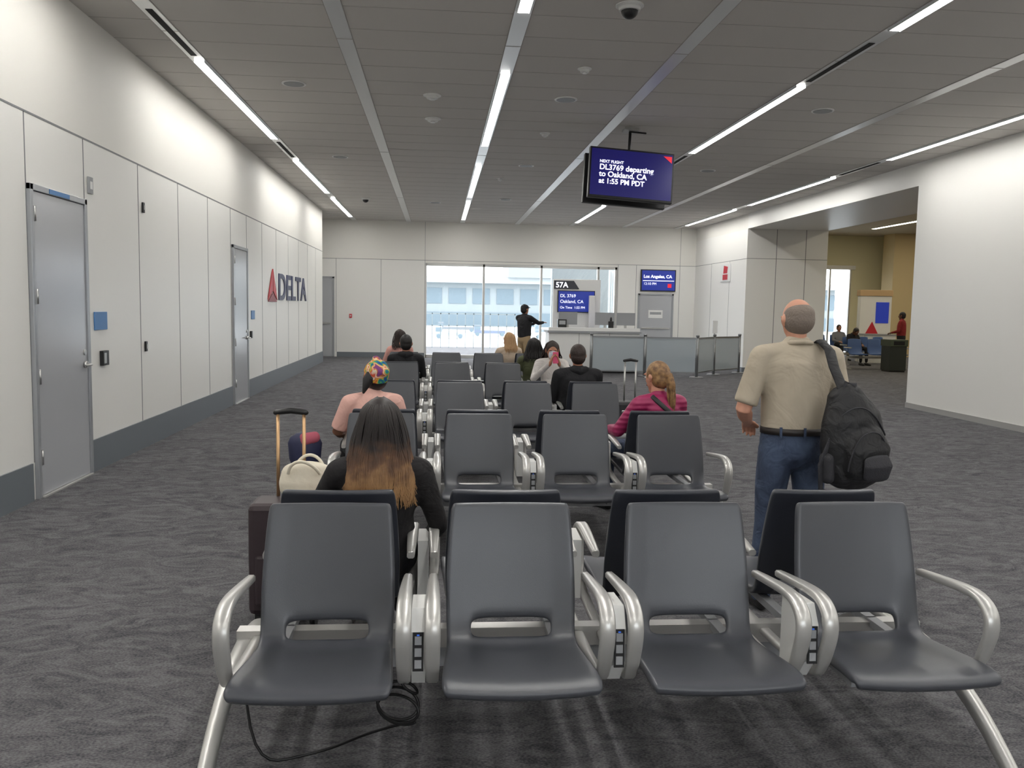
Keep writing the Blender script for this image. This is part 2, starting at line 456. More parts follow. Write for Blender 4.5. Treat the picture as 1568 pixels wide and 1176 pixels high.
# ------------------------------------------------------------------ ceiling fixtures
def disk(name, x, y, r, m=M_white, kind='speaker'):
    b = B(); b.cyl((x, y, H - .012), (x, y, H), r, r, m, 28); b.cyl((x, y, H - .016), (x, y, H - .012), r * .82, r * .84, M_grey if kind == 'speaker' else m, 28)
    if kind == 'dome':
        b.cyl((x, y, H - .05), (x, y, H - .012), r * .75, r * .8, m, 28); b.ell((x, y, H - .05), (r * .6, r * .6, r * .55), M_black)
    if kind == 'detector':
        b.cyl((x, y, H - .045), (x, y, H - .014), r * .6, r * .75, m, 24); b.cyl((x, y, H - .06), (x, y, H - .045), r * .3, r * .3, m, 16)
    b.obj(name)
for (x, y) in ((-1.71, 10.4), (1.54, 10.64), (4.85, 10.7), (1.56, 15.6), (1.57, 20.5), (-1.73, 15.3), (4.9, 15.5)): disk('ceiling_speaker', x, y, .14)
for (x, y) in ((-.1, 10.7), (-.1, 12.0)): disk('ceiling_motion_sensor', x, y, .11, kind='detector')
for (x, y) in ((1.54, 9.28), (1.54, 12.7), (1.2, 17.2)): disk('ceiling_smoke_detector', x, y, .075, kind='detector')
disk('ceiling_dome_camera', 1.59, 7.34, .12, kind='dome'); disk('ceiling_dome_camera', -1.77, 21, .12, kind='dome')
disk('ceiling_speaker', -.1, 21.5, .14)

# ------------------------------------------------------------------ hanging display
e = empty('hanging_flight_display', (2.64, 11.8, 3.45), rot=(math.radians(-6), math.radians(3.2), math.radians(2)))
b = B(); b.box(-.6, .6, -.04, .04, -.35, .35, M_black); b.box(-.6, .6, .30, .38, -.35, .35, M_black); b.box(-.25, .25, .04, .3, -.1, .2, M_black); b.obj('housing', e, bevel=.008)
b = B(); b.box(-.575, .575, -.045, -.04, -.315, .325, M_navy); b.box(-.575, .575, .38, .385, -.315, .325, M_navy); b.obj('screen', e)
text('screen_text', 'NEXT FLIGHT', .055, (-.46, -.052, .135), M_txt, e, bold=.001)
text('screen_text_2', 'DL3769 departing', .105, (-.46, -.052, .04), M_txt, e, bold=.002)
text('screen_text_3', 'to Oakland, CA', .105, (-.46, -.052, -.055), M_txt, e, bold=.002)
text('screen_text_4', 'at 1:55 PM PDT', .1, (-.46, -.052, -.15), M_txt, e, bold=.002)
b = B(); b.prism([(.44, .3), (.56, .3), (.56, .21)], 1, -.05, -.045, M_redE); b.obj('corner_mark', e)
b = B(); b.cyl((0, .17, .2), (0, .17, .72), .02, .02, M_black); b.loft([((0, .15, .66), .012), ((.22, .15, .66), .012)], M_black); b.box(-.1, .1, .08, .26, .665, .7, M_steel); b.obj('ceiling_mount', e)

# ------------------------------------------------------------------ tandem seating
def bake(o):
    dg = bpy.context.evaluated_depsgraph_get(); dg.update()
    me = bpy.data.meshes.new_from_object(o.evaluated_get(dg)); bpy.data.objects.remove(o)
    return me
def seat_shell():
    prof = [(-.530, .398, .236), (-.560, .412, .243), (-.564, .436, .247), (-.540, .452, .25), (-.46, .452, .25), (-.34, .438, .243), (-.22, .424, .236), (-.15, .420, .232),
            (-.120, .432, .23), (-.108, .452, .23), (-.096, .480, .231), (-.072, .56, .234), (-.05, .66, .232), (-.028, .76, .226), (-.008, .84, .22), (.0, .868, .216), (.004, .885, .208)]
    cols = [-1, -.93, -.68, -.62, -.3, 0, .3, .62, .68, .93, 1]
    bm = bmesh.new(); g = []
    for i, (y, z, hw) in enumerate(prof):
        row = []
        for c in cols:
            k = (1 - c * c)
            dy = dz = 0
            if i < 8: dz = -.014 * k
            else: dy = .018 * k
            row.append(bm.verts.new((c * hw, y + dy, z + dz)))
        g.append(row)
    for i in range(len(prof) - 1):
        for j in range(len(cols) - 1):
            if 8 <= i <= 9 and 3 <= j <= 6: continue
            bm.faces.new((g[i][j], g[i][j + 1], g[i + 1][j + 1], g[i + 1][j]))
    me = bpy.data.meshes.new('t'); bm.to_mesh(me); bm.free()
    o = bpy.data.objects.new('t', me); col.objects.link(o)
    me.materials.append(M_vinyl); me.materials.append(M_vback)
    md = o.modifiers.new('s', 'SOLIDIFY'); md.thickness = .030; md.offset = -1; md.material_offset = 1; md.use_even_offset = True
    md = o.modifiers.new('b', 'SUBSURF'); md.levels = 2; md.render_levels = 2
    me2 = bake(o)
    for p in me2.polygons: p.use_smooth = True
    me2.name = 'seat_shell'
    return me2
SEAT = seat_shell()

def sweep(b, path, x0, w, t, m):
    mi = b.mi(m); R = []; k = len(path)
    for i in range(k):
        p = V((0, path[i][0], path[i][1])); a = V((0,) + tuple(path[max(i - 1, 0)][:2])); c = V((0,) + tuple(path[min(i + 1, k - 1)][:2]))
        d = (c - a).normalized(); nrm = V((0, -d.z, d.y)); ww = path[i][2] if len(path[i]) > 2 else w
        tt = t / 2; e_ = min(.006, tt * .6)
        cs = [(-ww / 2, -tt + e_), (-ww / 2 + e_, -tt), (ww / 2 - e_, -tt), (ww / 2, -tt + e_), (ww / 2, tt - e_), (ww / 2 - e_, tt), (-ww / 2 + e_, tt), (-ww / 2, tt - e_)]
        R.append([b.bm.verts.new(V((x0 + q[0], 0, 0)) + p + nrm * q[1]) for q in cs])
    for i in range(k - 1):
        for j in range(8): b.face([R[i][j], R[i][(j + 1) % 8], R[i + 1][(j + 1) % 8], R[i + 1][j]], mi, True)
    b.face(R[0], mi); b.face(R[-1][::-1], mi)

def smoothpath(pts, n=5):
    out = []
    for i in range(len(pts) - 1):
        p0 = pts[max(i - 1, 0)]; p1 = pts[i]; p2 = pts[i + 1]; p3 = pts[min(i + 2, len(pts) - 1)]
        for q in range(n):
            t = q / n
            out.append(tuple(.5 * (2 * p1[k] + (p2[k] - p0[k]) * t + (2 * p0[k] - 5 * p1[k] + 4 * p2[k] - p3[k]) * t * t + (3 * p1[k] - p0[k] - 3 * p2[k] + p3[k]) * t ** 3) for k in range(len(p1))))
    out.append(pts[-1]); return out

PITCH = .6533
def mk_half():
    b = B()
    base = [(.0, .612, .03), (-.12, .626, .038), (-.28, .642, .045), (-.37, .638, .048), (-.425, .605, .05), (-.437, .55, .05), (-.415, .48, .048), (-.385, .42, .044), (-.33, .375, .04), (-.1, .35, .04), (.12, .345, .04)]
    P = smoothpath(base)
    for c in range(5):
        if c > 0: sweep(b, P, -PITCH / 2 - .046 + c * PITCH, .045, .026, M_alu)
        if c < 4: sweep(b, P, -PITCH / 2 + .046 + c * PITCH, .045, .026, M_alu)
    for c in range(4):
        for sx in (-.17, .17): b.box(c * PITCH + sx - .02, c * PITCH + sx + .02, -.42, .14, .355, .385, M_grey)
    for x in (-.33, 3 * PITCH + .33):
        sweep(b, smoothpath([(.12, .33, .055), (-.1, .3, .055), (-.35, .2, .05), (-.6, .03, .045)]), x, .05, .04, M_alu)
        b.cyl((x, -.6, 0), (x, -.6, .03), .035, .028, M_black)
    arms = b.obj('t', bevel=0); me = arms.data; bpy.data.objects.remove(arms); me.name = 'arms_and_legs'
    b = B()
    for c in (1, 2, 3):
        x = -PITCH / 2 + c * PITCH
        b.prism([(-.40, .56), (-.36, .625), (-.2, .615), (-.2, .36), (-.33, .36), (-.385, .43)], 0, x - .022, x + .022, M_white)
        T = Matrix.Translation((x, -.40, .56)) @ Matrix.Rotation(math.radians(-4), 4, 'X')
        b.box(-.017, .017, -.005, .0, -.125, .0, M_outlet, T)
        for k in range(3): b.box(-.011, .011, -.008, -.004, -.115 + k * .038, -.088 + k * .038, M_grey, T)
        b.box(-.004, .004, -.009, -.004, -.010, -.006, M_led, T)
    o = b.obj('t', bevel=0); me2 = o.data; bpy.data.objects.remove(o); me2.name = 'power_outlets'
    return me, me2
ARMS, OUTL = mk_half()
b = B(); b.box(-.36, 3 * PITCH + .36, .105, .165, .30, .375, M_alu); b.box(-.2, 3 * PITCH + .2, .12, .15, .22, .30, M_grey)
o = b.obj('t'); BEAM = o.data; bpy.data.objects.remove(o); BEAM.name = 'support_beam'

def inst(me, name, parent, loc=(0, 0, 0), rz=0):
    o = bpy.data.objects.new(name, me); col.objects.link(o); o.parent = parent; o.location = loc; o.rotation_euler = (0, 0, rz); return o
benches = [(-.38, 3.05), (-.37, 5.68), (-.44, 8.07), (-.47, 10.8), (-.52, 13.1)]
for (x0, y0) in benches:
    e = empty('tandem_airport_seating', (x0, y0, 0))
    inst(BEAM, 'beam', e)
    inst(ARMS, 'arms_front', e); inst(ARMS, 'arms_rear', e, (3 * PITCH, .27, 0), PI)
    inst(OUTL, 'outlets_front', e); inst(OUTL, 'outlets_rear', e, (3 * PITCH, .27, 0), PI)
    for c in range(4):
        inst(SEAT, 'seat_front_%d' % (c + 1), e, (c * PITCH, 0, 0)); inst(SEAT, 'seat_rear_%d' % (c + 1), e, (c * PITCH, .27, 0), PI)

# power cable beneath front bench
e = empty('power_cable', (0, 0, 0))
cp = [(-.10, 2.76, .44), (-.11, 2.72, .4), (-.12, 2.70, .36)]
for i in range(26):
    a = i * .75; cp.append((-.12 + .075 * math.cos(a), 2.72 + .04 * math.sin(a * .9), .31 + .05 * math.sin(a) - .002 * i))
cp += [(-.25, 2.85, .12), (-.35, 2.95, .02), (-.5, 2.9, .012), (-.62, 2.85, .015), (-.66, 2.95, .2)]
curve('cord', [cp], .005, M_black, e)

# ------------------------------------------------------------------ gate desk & barrier
e = empty('gate_podium_counter', (2.75, 21.0, 0))
b = B(); b.box(0, 2.3, 0, .7, .08, 1.0, M_white); b.box(.03, 2.27, .05, .65, 0, .08, M_black); b.box(-.04, 2.34, -.05, .75, 1.0, 1.05, M_grey); b.box(0, 2.3, -.02, .16, 1.05, 1.13, M_white)
for x in (.76, 1.53): b.box(x - .006, x + .006, -.004, 0, .08, 1.0, M_seam)
b.obj('counter_body', e, bevel=.008)
for (x, yaw) in ((.55, .2), (1.5, -.2), (2.05, .1)):
    me_ = empty('computer_monitor', (2.75 + x, 21.5, 1.055), yaw)
    b = B(); b.box(-.25, .25, 0, .03, .14, .46, M_grey); b.box(-.23, .23, .03, .034, .16, .44, M_blue); b.box(-.03, .03, .03, .06, .01, .25, M_steel); b.box(-.12, .12, -.05, .12, 0, .015, M_steel); b.obj('monitor_body', me_, bevel=.004)
b = B(); b.box(3.0, 3.22, 21.2, 21.4, 1.055, 1.33, M_black); b.box(3.03, 3.19, 21.19, 21.2, 1.2, 1.3, M_grey); b.obj('boarding_pass_scanner', bevel=.01)
b = B(); b.box(4.3, 4.42, 21.2, 21.32, 1.055, 1.3, M_black); b.cyl((4.36, 21.26, 1.3), (4.36, 21.26, 1.4), .03, .02, M_black); b.obj('desk_telephone', bevel=.01)
e = empty('gate_information_tower', (3.05, 22.6, 0))
b = B(); b.box(0, 1.28, 0, .12, 0, 2.38, M_white); b.obj('backdrop', e, bevel=.01)
b = B(); b.box(.12, 1.12, -.06, 0, 1.5, 2.08, M_black); b.obj('display_housing', e, bevel=.005)
b = B(); b.box(.14, 1.1, -.064, -.06, 1.52, 2.06, M_blue); b.obj('display_screen', e)
text('flight_text', 'DL 3769', .12, (.18, -.07, 1.9), M_txt, e); text('flight_text_2', 'Oakland, CA', .12, (.18, -.07, 1.75), M_txt, e); text('flight_text_3', 'On Time  1:55 PM', .09, (.18, -.07, 1.6), M_txt, e)
b = B(); b.prism([(.02, 2.12), (.7, 2.12), (.55, 2.34), (.02, 2.34)], 1, -.02, 0, mat('gate_sign_charcoal', (60, 62, 70), .5)); b.obj('gate_sign', e)
text('gate_number', '57A', .2, (.06, -.025, 2.16), M_txt, e, bold=.004)
b = B(); b.box(.9, 1.05, -.5, -.36, 0, 1.95, M_white); b.obj('side_column', e, bevel=.01)

posts = [(3.7, 20.3), (5.0, 20.2), (6.2, 19.9), (6.95, 20.9), (7.85, 21.6)]
e = empty('queue_barrier', (0, 0, 0))
for i, (x, y) in enumerate(posts):
    b = B(); b.cyl((x, y, 0), (x, y, .02), .17, .16, M_post, 28); b.cyl((x, y, .02), (x, y, .98), .036, .036, M_post); b.cyl((x, y, .98), (x, y, 1.02), .045, .04, M_post); b.obj('post_%d' % (i + 1), e)
for i in range(len(posts) - 1):
    p = V(posts[i] + (0,)); q = V(posts[i + 1] + (0,)); d = q - p; L = d.length; a = math.atan2(d.y, d.x)
    T = Matrix.Translation(p) @ Matrix.Rotation(a, 4, 'Z')
    b = B(); b.box(.04, L - .04, -.006, .006, .12, .93, M_panel, T); b.obj('panel_%d' % (i + 1), e)
    b = B(); b.box(.03, L - .03, -.015, .015, .92, .96, M_post, T); b.box(.03, L - .03, -.015, .015, .1, .13, M_post, T); b.obj('rail_%d' % (i + 1), e)
e = empty('sanitizer_stand', (7.5, 22.6, 0))
b = B(); b.cyl((0, 0, 0), (0, 0, .02), .16, .16, M_steel, 24); b.cyl((0, 0, .02), (0, 0, 1.0), .025, .025, M_steel); b.box(-.07, .07, -.05, .05, 1.0, 1.35, M_white); b.obj('stand_body', e, bevel=.006)

# ------------------------------------------------------------------ people
def skinmat(n, c): return mat(n, c, .55, bump=.02, bscale=120)
SK1 = skinmat('skin_fair', (200, 146, 122)); SK2 = skinmat('skin_brown', (112, 75, 56)); SK3 = skinmat('skin_tan', (176, 122, 96))
HB = mat('hair_black', (24, 20, 20), .5); HG = mat('hair_grey', (124, 112, 102), .7, bump=.4, bscale=90); HD = mat('hair_dark_brown', (46, 33, 28), .5, bump=.3, bscale=80)
HBL = mat('hair_blonde', (165, 128, 85), .5, var=(105, 76, 52), vscale=30)
EYE = mat('eye_white', (230, 228, 222), .3); IRIS = mat('iris_dark', (45, 28, 18), .2); LIP = mat('lips', (150, 80, 75), .5)
SHOE = mat('shoe_black', (30, 29, 30), .5)
DENIM = mat('denim_blue', (44, 54, 76), .85, bump=.5, bscale=9, dist=1.5, var=(68, 82, 106), vscale=5, bdist=.04)
BLACKF = mat('cloth_black', (25, 25, 29), .85, bump=.4, bscale=9, dist=1.2, bdist=.04)
KHAKI = mat('cloth_khaki', (160, 138, 106), .85, bump=.3, bscale=9)
def cloth(n, c, s=.45): return mat(n, c, .85, bump=s, bscale=8, dist=1.6, bdist=.04)

def hand(b, wrist, d, nrm, side, curl, m, sc=1.0):
    d = V(d).normalized(); nrm = V(nrm); nrm = (nrm - d * nrm.dot(d)).normalized(); u = d.cross(nrm)
    w = V(wrist)
    b.loft([(w - d * .02, .026 * sc, .02 * sc), (w + d * .03 * sc, .034 * sc, .016 * sc), (w + d * .075 * sc, .039 * sc, .013 * sc)], m, side=u, n=12)
    for k, (off, L) in enumerate(((-.030, .058), (-.0105, .072), (.0105, .076), (.030, .068))):
        p = w + d * .075 * sc + u * off * side * sc; dd = d.copy(); pts = [(p, .0088 * sc)]
        for s_, fr in enumerate((.42, .32, .26)):
            ang = curl * (.7 + .25 * s_)
            ax = d.cross(nrm)
            dd = (Matrix.Rotation(ang, 3, ax) @ dd)
            p = p + dd * L * fr * sc; pts.append((p, (.0085 - .0008 * s_) * sc))
        b.loft(pts, m, side=u, n=8)
    p = w + d * .025 * sc + u * .03 * side * sc; dd = (d * .75 + u * side * .6 + nrm * .35).normalized()
    b.loft([(p, .012 * sc), (p + dd * .035 * sc, .0105 * sc), (p + (dd * .4 + d * .6).normalized() * .06 * sc, .0085 * sc)], m, side=u, n=8)

def head(b, c, R, m):
    M = Matrix.Translation(c) @ R
    b.ell((0, -.008, .018), (.074, .092, .095), m, M)
    b.loft([((0, .02, -.02), .066, .068), ((0, .03, -.06), .054, .055), ((0, .042, -.088), .034, .034)], m, M=M, side=(1, 0, 0))
    b.loft([((0, .082, .015), .008, .008), ((0, .097, -.018), .012, .011), ((0, .094, -.03), .016, .009)], m, M=M, n=10)
    for s in (-1, 1):
        b.loft([((s * .078, -.005, .02), .008, .018), ((s * .084, -.01, -.0), .008, .02), ((s * .076, .0, -.025), .006, .011)], m, M=M, n=10)
        b.ell((s * .03, .078, .028), (.026, .014, .008), m, M, 10, 6)
    return M

def face_bits(M, parent, lipmat, browmat):
    b = B()
    for s in (-1, 1):
        b.ell((s * .03, .078, .004), (.0135, .0095, .0085), EYE, M, 12, 8); b.ell((s * .03, .086, .004), (.006, .003, .006), IRIS, M, 10, 6)
    b.obj('eyes', parent)
    b = B(); b.loft([((-.022, .083, -.052), .003), ((0, .091, -.05), .005), ((.022, .083, -.052), .003)], lipmat, M=M, side=(0, 0, 1), n=8); b.loft([((-.02, .083, -.056), .003), ((0, .09, -.058), .0055), ((.02, .083, -.056), .003)], lipmat, M=M, side=(0, 0, 1), n=8); b.obj('mouth', parent)
    b = B()
    for s in (-1, 1): b.loft([((s * .014, .089, .024), .003), ((s * .03, .088, .029), .0035), ((s * .048, .075, .024), .002)], browmat, M=M, n=6)
    b.obj('eyebrows', parent)

def person(name, loc, yaw, kind, skin, top, bottom, hair, style, arms, sleeve='long', hy=0, hp=0, hoff=(0, 0, 0), w=1.0, vox=.012, hcurl=.35, extra=None, hood=False, shoe=SHOE, dz=0, bulky=1.0, hdirs=(None, None), legs=None):
    e = empty(name, loc, yaw)
    R = (Matrix.Rotation(hy, 4, 'Z') @ Matrix.Rotation(hp, 4, 'X'))
    if kind == 'sit':
        hc = V((0, -.045, 1.10 + dz)) + V(hoff); sh = .912 + dz; shy = -.07
        torso = [((0, -.01, .52), .165 * w, .12), ((0, -.02, .60), .168 * w, .125 * bulky), ((0, -.035, .70 + dz * .5), .15 * w, .115 * bulky), ((0, -.06, .80 + dz), .165 * w, .115 * bulky), ((0, -.07, .88 + dz), .168 * w, .10 * bulky), ((0, -.07, .935 + dz), .13 * w, .08), ((0, -.065, .962 + dz), .07 * w, .06)]
    else:
        hc = V((0, .01, 1.558 + dz)) + V(hoff); sh = 1.378 + dz; shy = -.01
        torso = [((0, 0, .97), .162 * w, .125 * bulky), ((0, .0, 1.06), .165 * w, .13 * bulky), ((0, 0, 1.15 + dz * .5), .168 * w, .13 * bulky), ((0, 0, 1.25 + dz), .182 * w, .125 * bulky), ((0, -.005, 1.34 + dz), .192 * w, .11 * bulky), ((0, -.005, 1.40 + dz), .15 * w, .08), ((0, -.002, 1.43 + dz), .078 * w, .062)]
    shx = (.165 if kind == 'sit' else .178) * w
    b = B(); b.loft(torso, top, n=20)
    b.loft([((-shx, shy, sh), .056 * bulky), ((0, shy, sh + .018), .062 * bulky), ((shx, shy, sh), .056 * bulky)], top, side=(0, 0, 1))
    for s, (el, wr) in zip((-1, 1), arms):
        S = V((s * (shx + .012), shy, sh - .005)); el = V(el); wr = V(wr)
        mid = S.lerp(el, .5)
        if sleeve == 'long':
            fm = el.lerp(wr, .35); we = el.lerp(wr, .97)
            b.loft([(S, .056 * bulky), (mid, .05 * bulky), (el, .043 * bulky)], top); b.loft([(el, .043 * bulky), (fm, .041 * bulky), (we, .031 * bulky)], top)
        else:
            b.loft([(S, .058), (mid, .060, .062), (S.lerp(el, .88), .062, .068)], top, endk=.12)
    b.obj('top_garment', e, vox=vox)
    b = B()
    if kind == 'sit':
        b.loft([((-.07, -.02, .535), .1 * w, .095), ((.07, -.02, .535), .1 * w, .095)], bottom, side=(0, 0, 1))
        for s in (-1, 1):
            hx = s * .085 * w; kx = s * .11 * w
            b.loft([((hx, .0, .525), .088 * w, .085), ((s * .1 * w, .2, .53), .078 * w, .078), ((kx, .43, .52), .062, .062)], bottom)
            b.loft([((kx, .43, .51), .06), ((kx, .455, .35), .056), ((kx, .46, .13), .045)], bottom)
    else:
        L = legs or ((-.115, 0), (.115, 0))
        b.loft([((0, 0, .985), .158 * w, .122), ((0, 0, .93), .168 * w, .125), ((0, -.01, .88), .16 * w, .12)], bottom, n=20)
        for s, (fx, fy) in zip((-1, 1), L):
            b.loft([((s * .08 * w, 0, .88), .09 * w, .1), ((s * .09 + (fx - s * .09) * .3, fy * .3 + .005, .68), .08 * w, .084), ((s * .09 + (fx - s * .09) * .6, fy * .5 + .012, .48), .063, .066), ((fx, fy * .8, .3), .06, .063), ((fx, fy, .09), .055, .058)], bottom)
    b.obj('trousers', e, vox=vox)
    b = B()
    for i, s in enumerate((-1, 1)):
        if kind == 'sit': fx, fy = s * .11 * w, .45
        else: fx, fy = (legs or ((-.115, 0), (.115, 0)))[i]
        b.loft([((fx, fy - .03, .05), .038, .045), ((fx, fy + .06, .045), .04, .042), ((fx + s * .015, fy + .17, .032), .042, .03)], shoe, side=(1, 0, 0))
    b.obj('shoes', e, vox=.012, smooth_it=2)
    b = B(); M = head(b, hc, R, skin)
    b.loft([((0, shy + .0, sh - .02), .058, .058), (V((0, shy + .015, sh + .07)), .05, .052), (hc + V((0, -.005, -.05)), .05, .054)], skin)
    b.obj('head', e, vox=.0065, smooth_it=3)
    face_bits(M, e, LIP, hair)
    b = B()
    for i, (s, (el, wr)) in enumerate(zip((-1, 1), arms)):
        el = V(el); wr = V(wr); d = (wr - el).normalized(); hd = V(hdirs[i]) if hdirs[i] else d
        S = V((s * (shx + .012), shy, sh))
        if sleeve == 'short':
            b.loft([(S.lerp(el, .5), .045), (el, .041), (el.lerp(wr, .35), .041), (wr, .026)], skin)
        else:
            b.loft([(el.lerp(wr, .85), .026), (wr, .024)], skin)
        nrm = V((-s, 0, -.2)) if abs(hd.z) > .6 else V((0, 0, -1))
        hand(b, wr, hd, nrm, (1 if s > 0 else -1), hcurl, skin)
    b.obj('arms_and_hands', e, vox=.0045 if vox <= .012 else .006, smooth_it=1)
    if style:
        b = B(); sp = []
        if style in ('short', 'pony', 'long', 'bun', 'wrap', 'bob'):
            b.ell((0, -.018, .03), (.083, .096, .096), hair, M); b.ell((0, -.04, -.015), (.076, .07, .075), hair, M)
        if style == 'bald':
            b.ell((0, -.024, .0), (.079, .089, .08), hair, M)
            b.ell((0, -.026, .026), (.0778, .088, .064), hair, M)
        if style == 'pony':
            b.loft([((0, -.09, .02), .03), ((0, -.125, .015), .025), ((.01, -.13, -.06), .032), ((.02, -.12, -.14), .026), ((.02, -.115, -.2), .012)], hair, M=M)
            for i in range(70):
                a = random.uniform(0, 2 * PI); r = random.uniform(.018, .033)
                sp.append([tuple(M @ V(q)) for q in ((r * .6 * math.cos(a), -.11, .02), (.005 + r * math.cos(a), -.13 + r * math.sin(a), -.05), (.012 + r * 1.1 * math.cos(a), -.125 + r * math.sin(a), -.13), (.02 + r * .9 * math.cos(a), -.115 + r * .6 * math.sin(a), random.uniform(-.26, -.2)))])
        if style in ('long', 'bob'):
            Ln = .23 if style == 'long' else .12
            b.loft([((0, -.03, .0), .088, .078), ((0, -.05, -.09), .102, .062), ((0, -.075, -.02 - Ln * .7), .116, .045), ((0, -.085, -.02 - Ln), .1, .03)], hair, M=M)
            for i in range(560 if style == 'long' else 110):
                a = random.uniform(-1.9, 1.9); jx = random.uniform(-.012, .012); rr_ = random.uniform(1.0, 1.07)
                ph = math.floor(a * 4) * 1.7; wva = .016 * math.sin(ph)
                q0 = (math.sin(a) * .012, .01 - math.cos(a) * .03, .127)
                q1 = (math.sin(a) * .068 * rr_, -.018 - math.cos(a) * .08 * rr_, .098)
                q2 = (math.sin(a) * .087 * rr_, -.018 - math.cos(a) * .1 * rr_, .04 + jx)
                s3 = (math.sin(a) * .106 + jx + wva, -.03 - math.cos(a) * .085, -.05); wv = random.uniform(-.015, .015) - wva
                s4 = (math.sin(a) * .133 + wv, -.055 - math.cos(a) * .07, -.06 - Ln * .4); ln = random.uniform(.7, 1.08)
                s5 = (math.sin(a) * .145 - wv, -.075 - math.cos(a) * .06, -.06 - Ln * .8 * ln); s6 = (math.sin(a) * .13 + wv, -.085 - math.cos(a) * .05, -.08 - Ln * ln)
                sp.append([tuple(M @ V(q)) + (rr,) for q, rr in zip((q0, q1, q2, s3, s4, s5, s6), (.6, 1, 1, 1, 1, .8, .3))])
        b.obj('hair', e, vox=.007, smooth_it=3)
        if sp: curve('hair_strands', sp, .0032, hair, e, res=4, bres=1)
    if hood:
        b = B(); b.loft([((-.07, shy - .03, sh + .05), .04), ((0, shy - .075, sh + .04), .045), ((.07, shy - .03, sh + .05), .04)], top, side=(0, 0, 1)); b.obj('hood', e, vox=.01)
    if extra: extra(e, M)
    return e

SITARMS = (((-.235, .03, .68), (-.11, .25, .64)), ((.235, .03, .68), (.11, .25, .64)))

# standing man
SHIRT = mat('shirt_beige', (172, 161, 143), .85, bump=.45, bscale=4.5, dist=1.2, var=(178, 167, 149), vscale=3, bdist=.05)
BAG = mat('nylon_black', (24, 24, 27), .6, bump=.4, bscale=12, dist=1, bdist=.04); BAGG = mat('nylon_charcoal', (44, 44, 49), .7, bump=.3, bscale=200)
def man_extra(e, M):
    b = B()
    b.loft([((-.062, .03, 1.425), .014, .02), ((-.052, -.045, 1.445), .014, .022), ((0, -.072, 1.45), .014, .024), ((.052, -.045, 1.445), .014, .022), ((.062, .03, 1.425), .014, .02)], SHIRT, side=(0, 0, 1))
    b.obj('collar', e, vox=.006)
    b = B(); R1 = []; bl = mat('belt_leather', (34, 28, 26), .5); mi = b.mi(bl)
    for (rr, z) in ((1.0, .965), (1.0, 1.0), (.95, 1.0), (.95, .965)):
        R1.append([b.bm.verts.new((.174 * rr * math.cos(2 * PI * i / 32), .134 * rr * math.sin(2 * PI * i / 32), z)) for i in range(32)])
    for q in range(4):
        for i in range(32): b.face([R1[q][i], R1[q][(i + 1) % 32], R1[(q + 1) % 4][(i + 1) % 32], R1[(q + 1) % 4][i]], mi, True)
    b.obj('belt', e)
    b = B()
    for a in (-2.3, -1.57, -.8):
        b.box(.172 * math.cos(a) - .006, .172 * math.cos(a) + .006, .135 * math.sin(a) - .004, .135 * math.sin(a) + .004, .955, 1.008, DENIM)
    b.obj('belt_loops', e)
person('standing_man', (1.88, 4.32, 0), .06, 'stand', SK1, SHIRT, DENIM, HG, 'bald',
       (((-.285, -.01, 1.09), (-.17, .19, 1.0)), ((.28, .02, 1.09), (.17, .22, 1.02))), sleeve='short', w=1.06, vox=.011, hp=-.12, legs=((-.13, .02), (.13, -.02)), extra=man_extra, hcurl=.5)

# backpack hanging off the right shoulder
e = empty('black_backpack', (2.07, 4.07, 0), .12)
b = B()
b.loft([((.02, 0, .80), .16, .09), ((.02, 0, .95), .175, .11), ((.0, 0, 1.08), .155, .10), ((-.03, .01, 1.18), .10, .07)], BAG, n=24)
b.loft([((.04, -.09, .82), .11, .05), ((.04, -.1, .93), .12, .055), ((.02, -.09, 1.0), .1, .04)], BAG, n=20)
b.loft([((.15, 0, .8), .04, .07), ((.16, 0, .92), .045, .07)], BAG)
b.obj('bag_body', e, vox=.009, smooth_it=2)
b = B()
b.loft([((.055, -.15, .80), .07, .02), ((.055, -.165, .86), .08, .022), ((.05, -.155, .9), .07, .015)], BAGG)
b.loft([((-.13, -.02, .78), .03, .05), ((-.135, -.02, .88), .03, .05)], BAGG)
b.obj('bag_pockets', e, vox=.006, smooth_it=2)
curve('zippers', [[(-.08, -.12, .83), (-.07, -.14, .98), (.02, -.15, 1.06), (.12, -.13, 1.0), (.15, -.1, .85)], [(-.1, -.08, 1.1), (-.02, -.11, 1.19), (.08, -.09, 1.12), (.15, -.07, 1.0)]], .004, BAGG, e)
def strap(name, pts, w, t, m, parent, side=(1, 0, 0)):
    b = B(); b.loft([(p, w, t) for p in pts], m, side=side, n=10); b.obj(name, parent, vox=0)
strap('shoulder_strap', [(-.04, -.04, 1.16), (-.06, .0, 1.24), (-.07, .06, 1.33), (-.06, .12, 1.41), (-.05, .22, 1.455), (-.05, .30, 1.42), (-.04, .37, 1.28), (-.03, .36, 1.1)], .03, .009, BAG, e)
strap('hanging_strap', [(-.13, -.04, .98), (-.175, -.03, .85), (-.16, -.02, .72), (-.11, -.02, .7)], .014, .004, BAGG, e)
strap('grab_handle', [(-.06, .0, 1.2), (-.05, -.02, 1.26), (.0, -.02, 1.25), (.02, 0, 1.19)], .012, .006, BAGG, e)

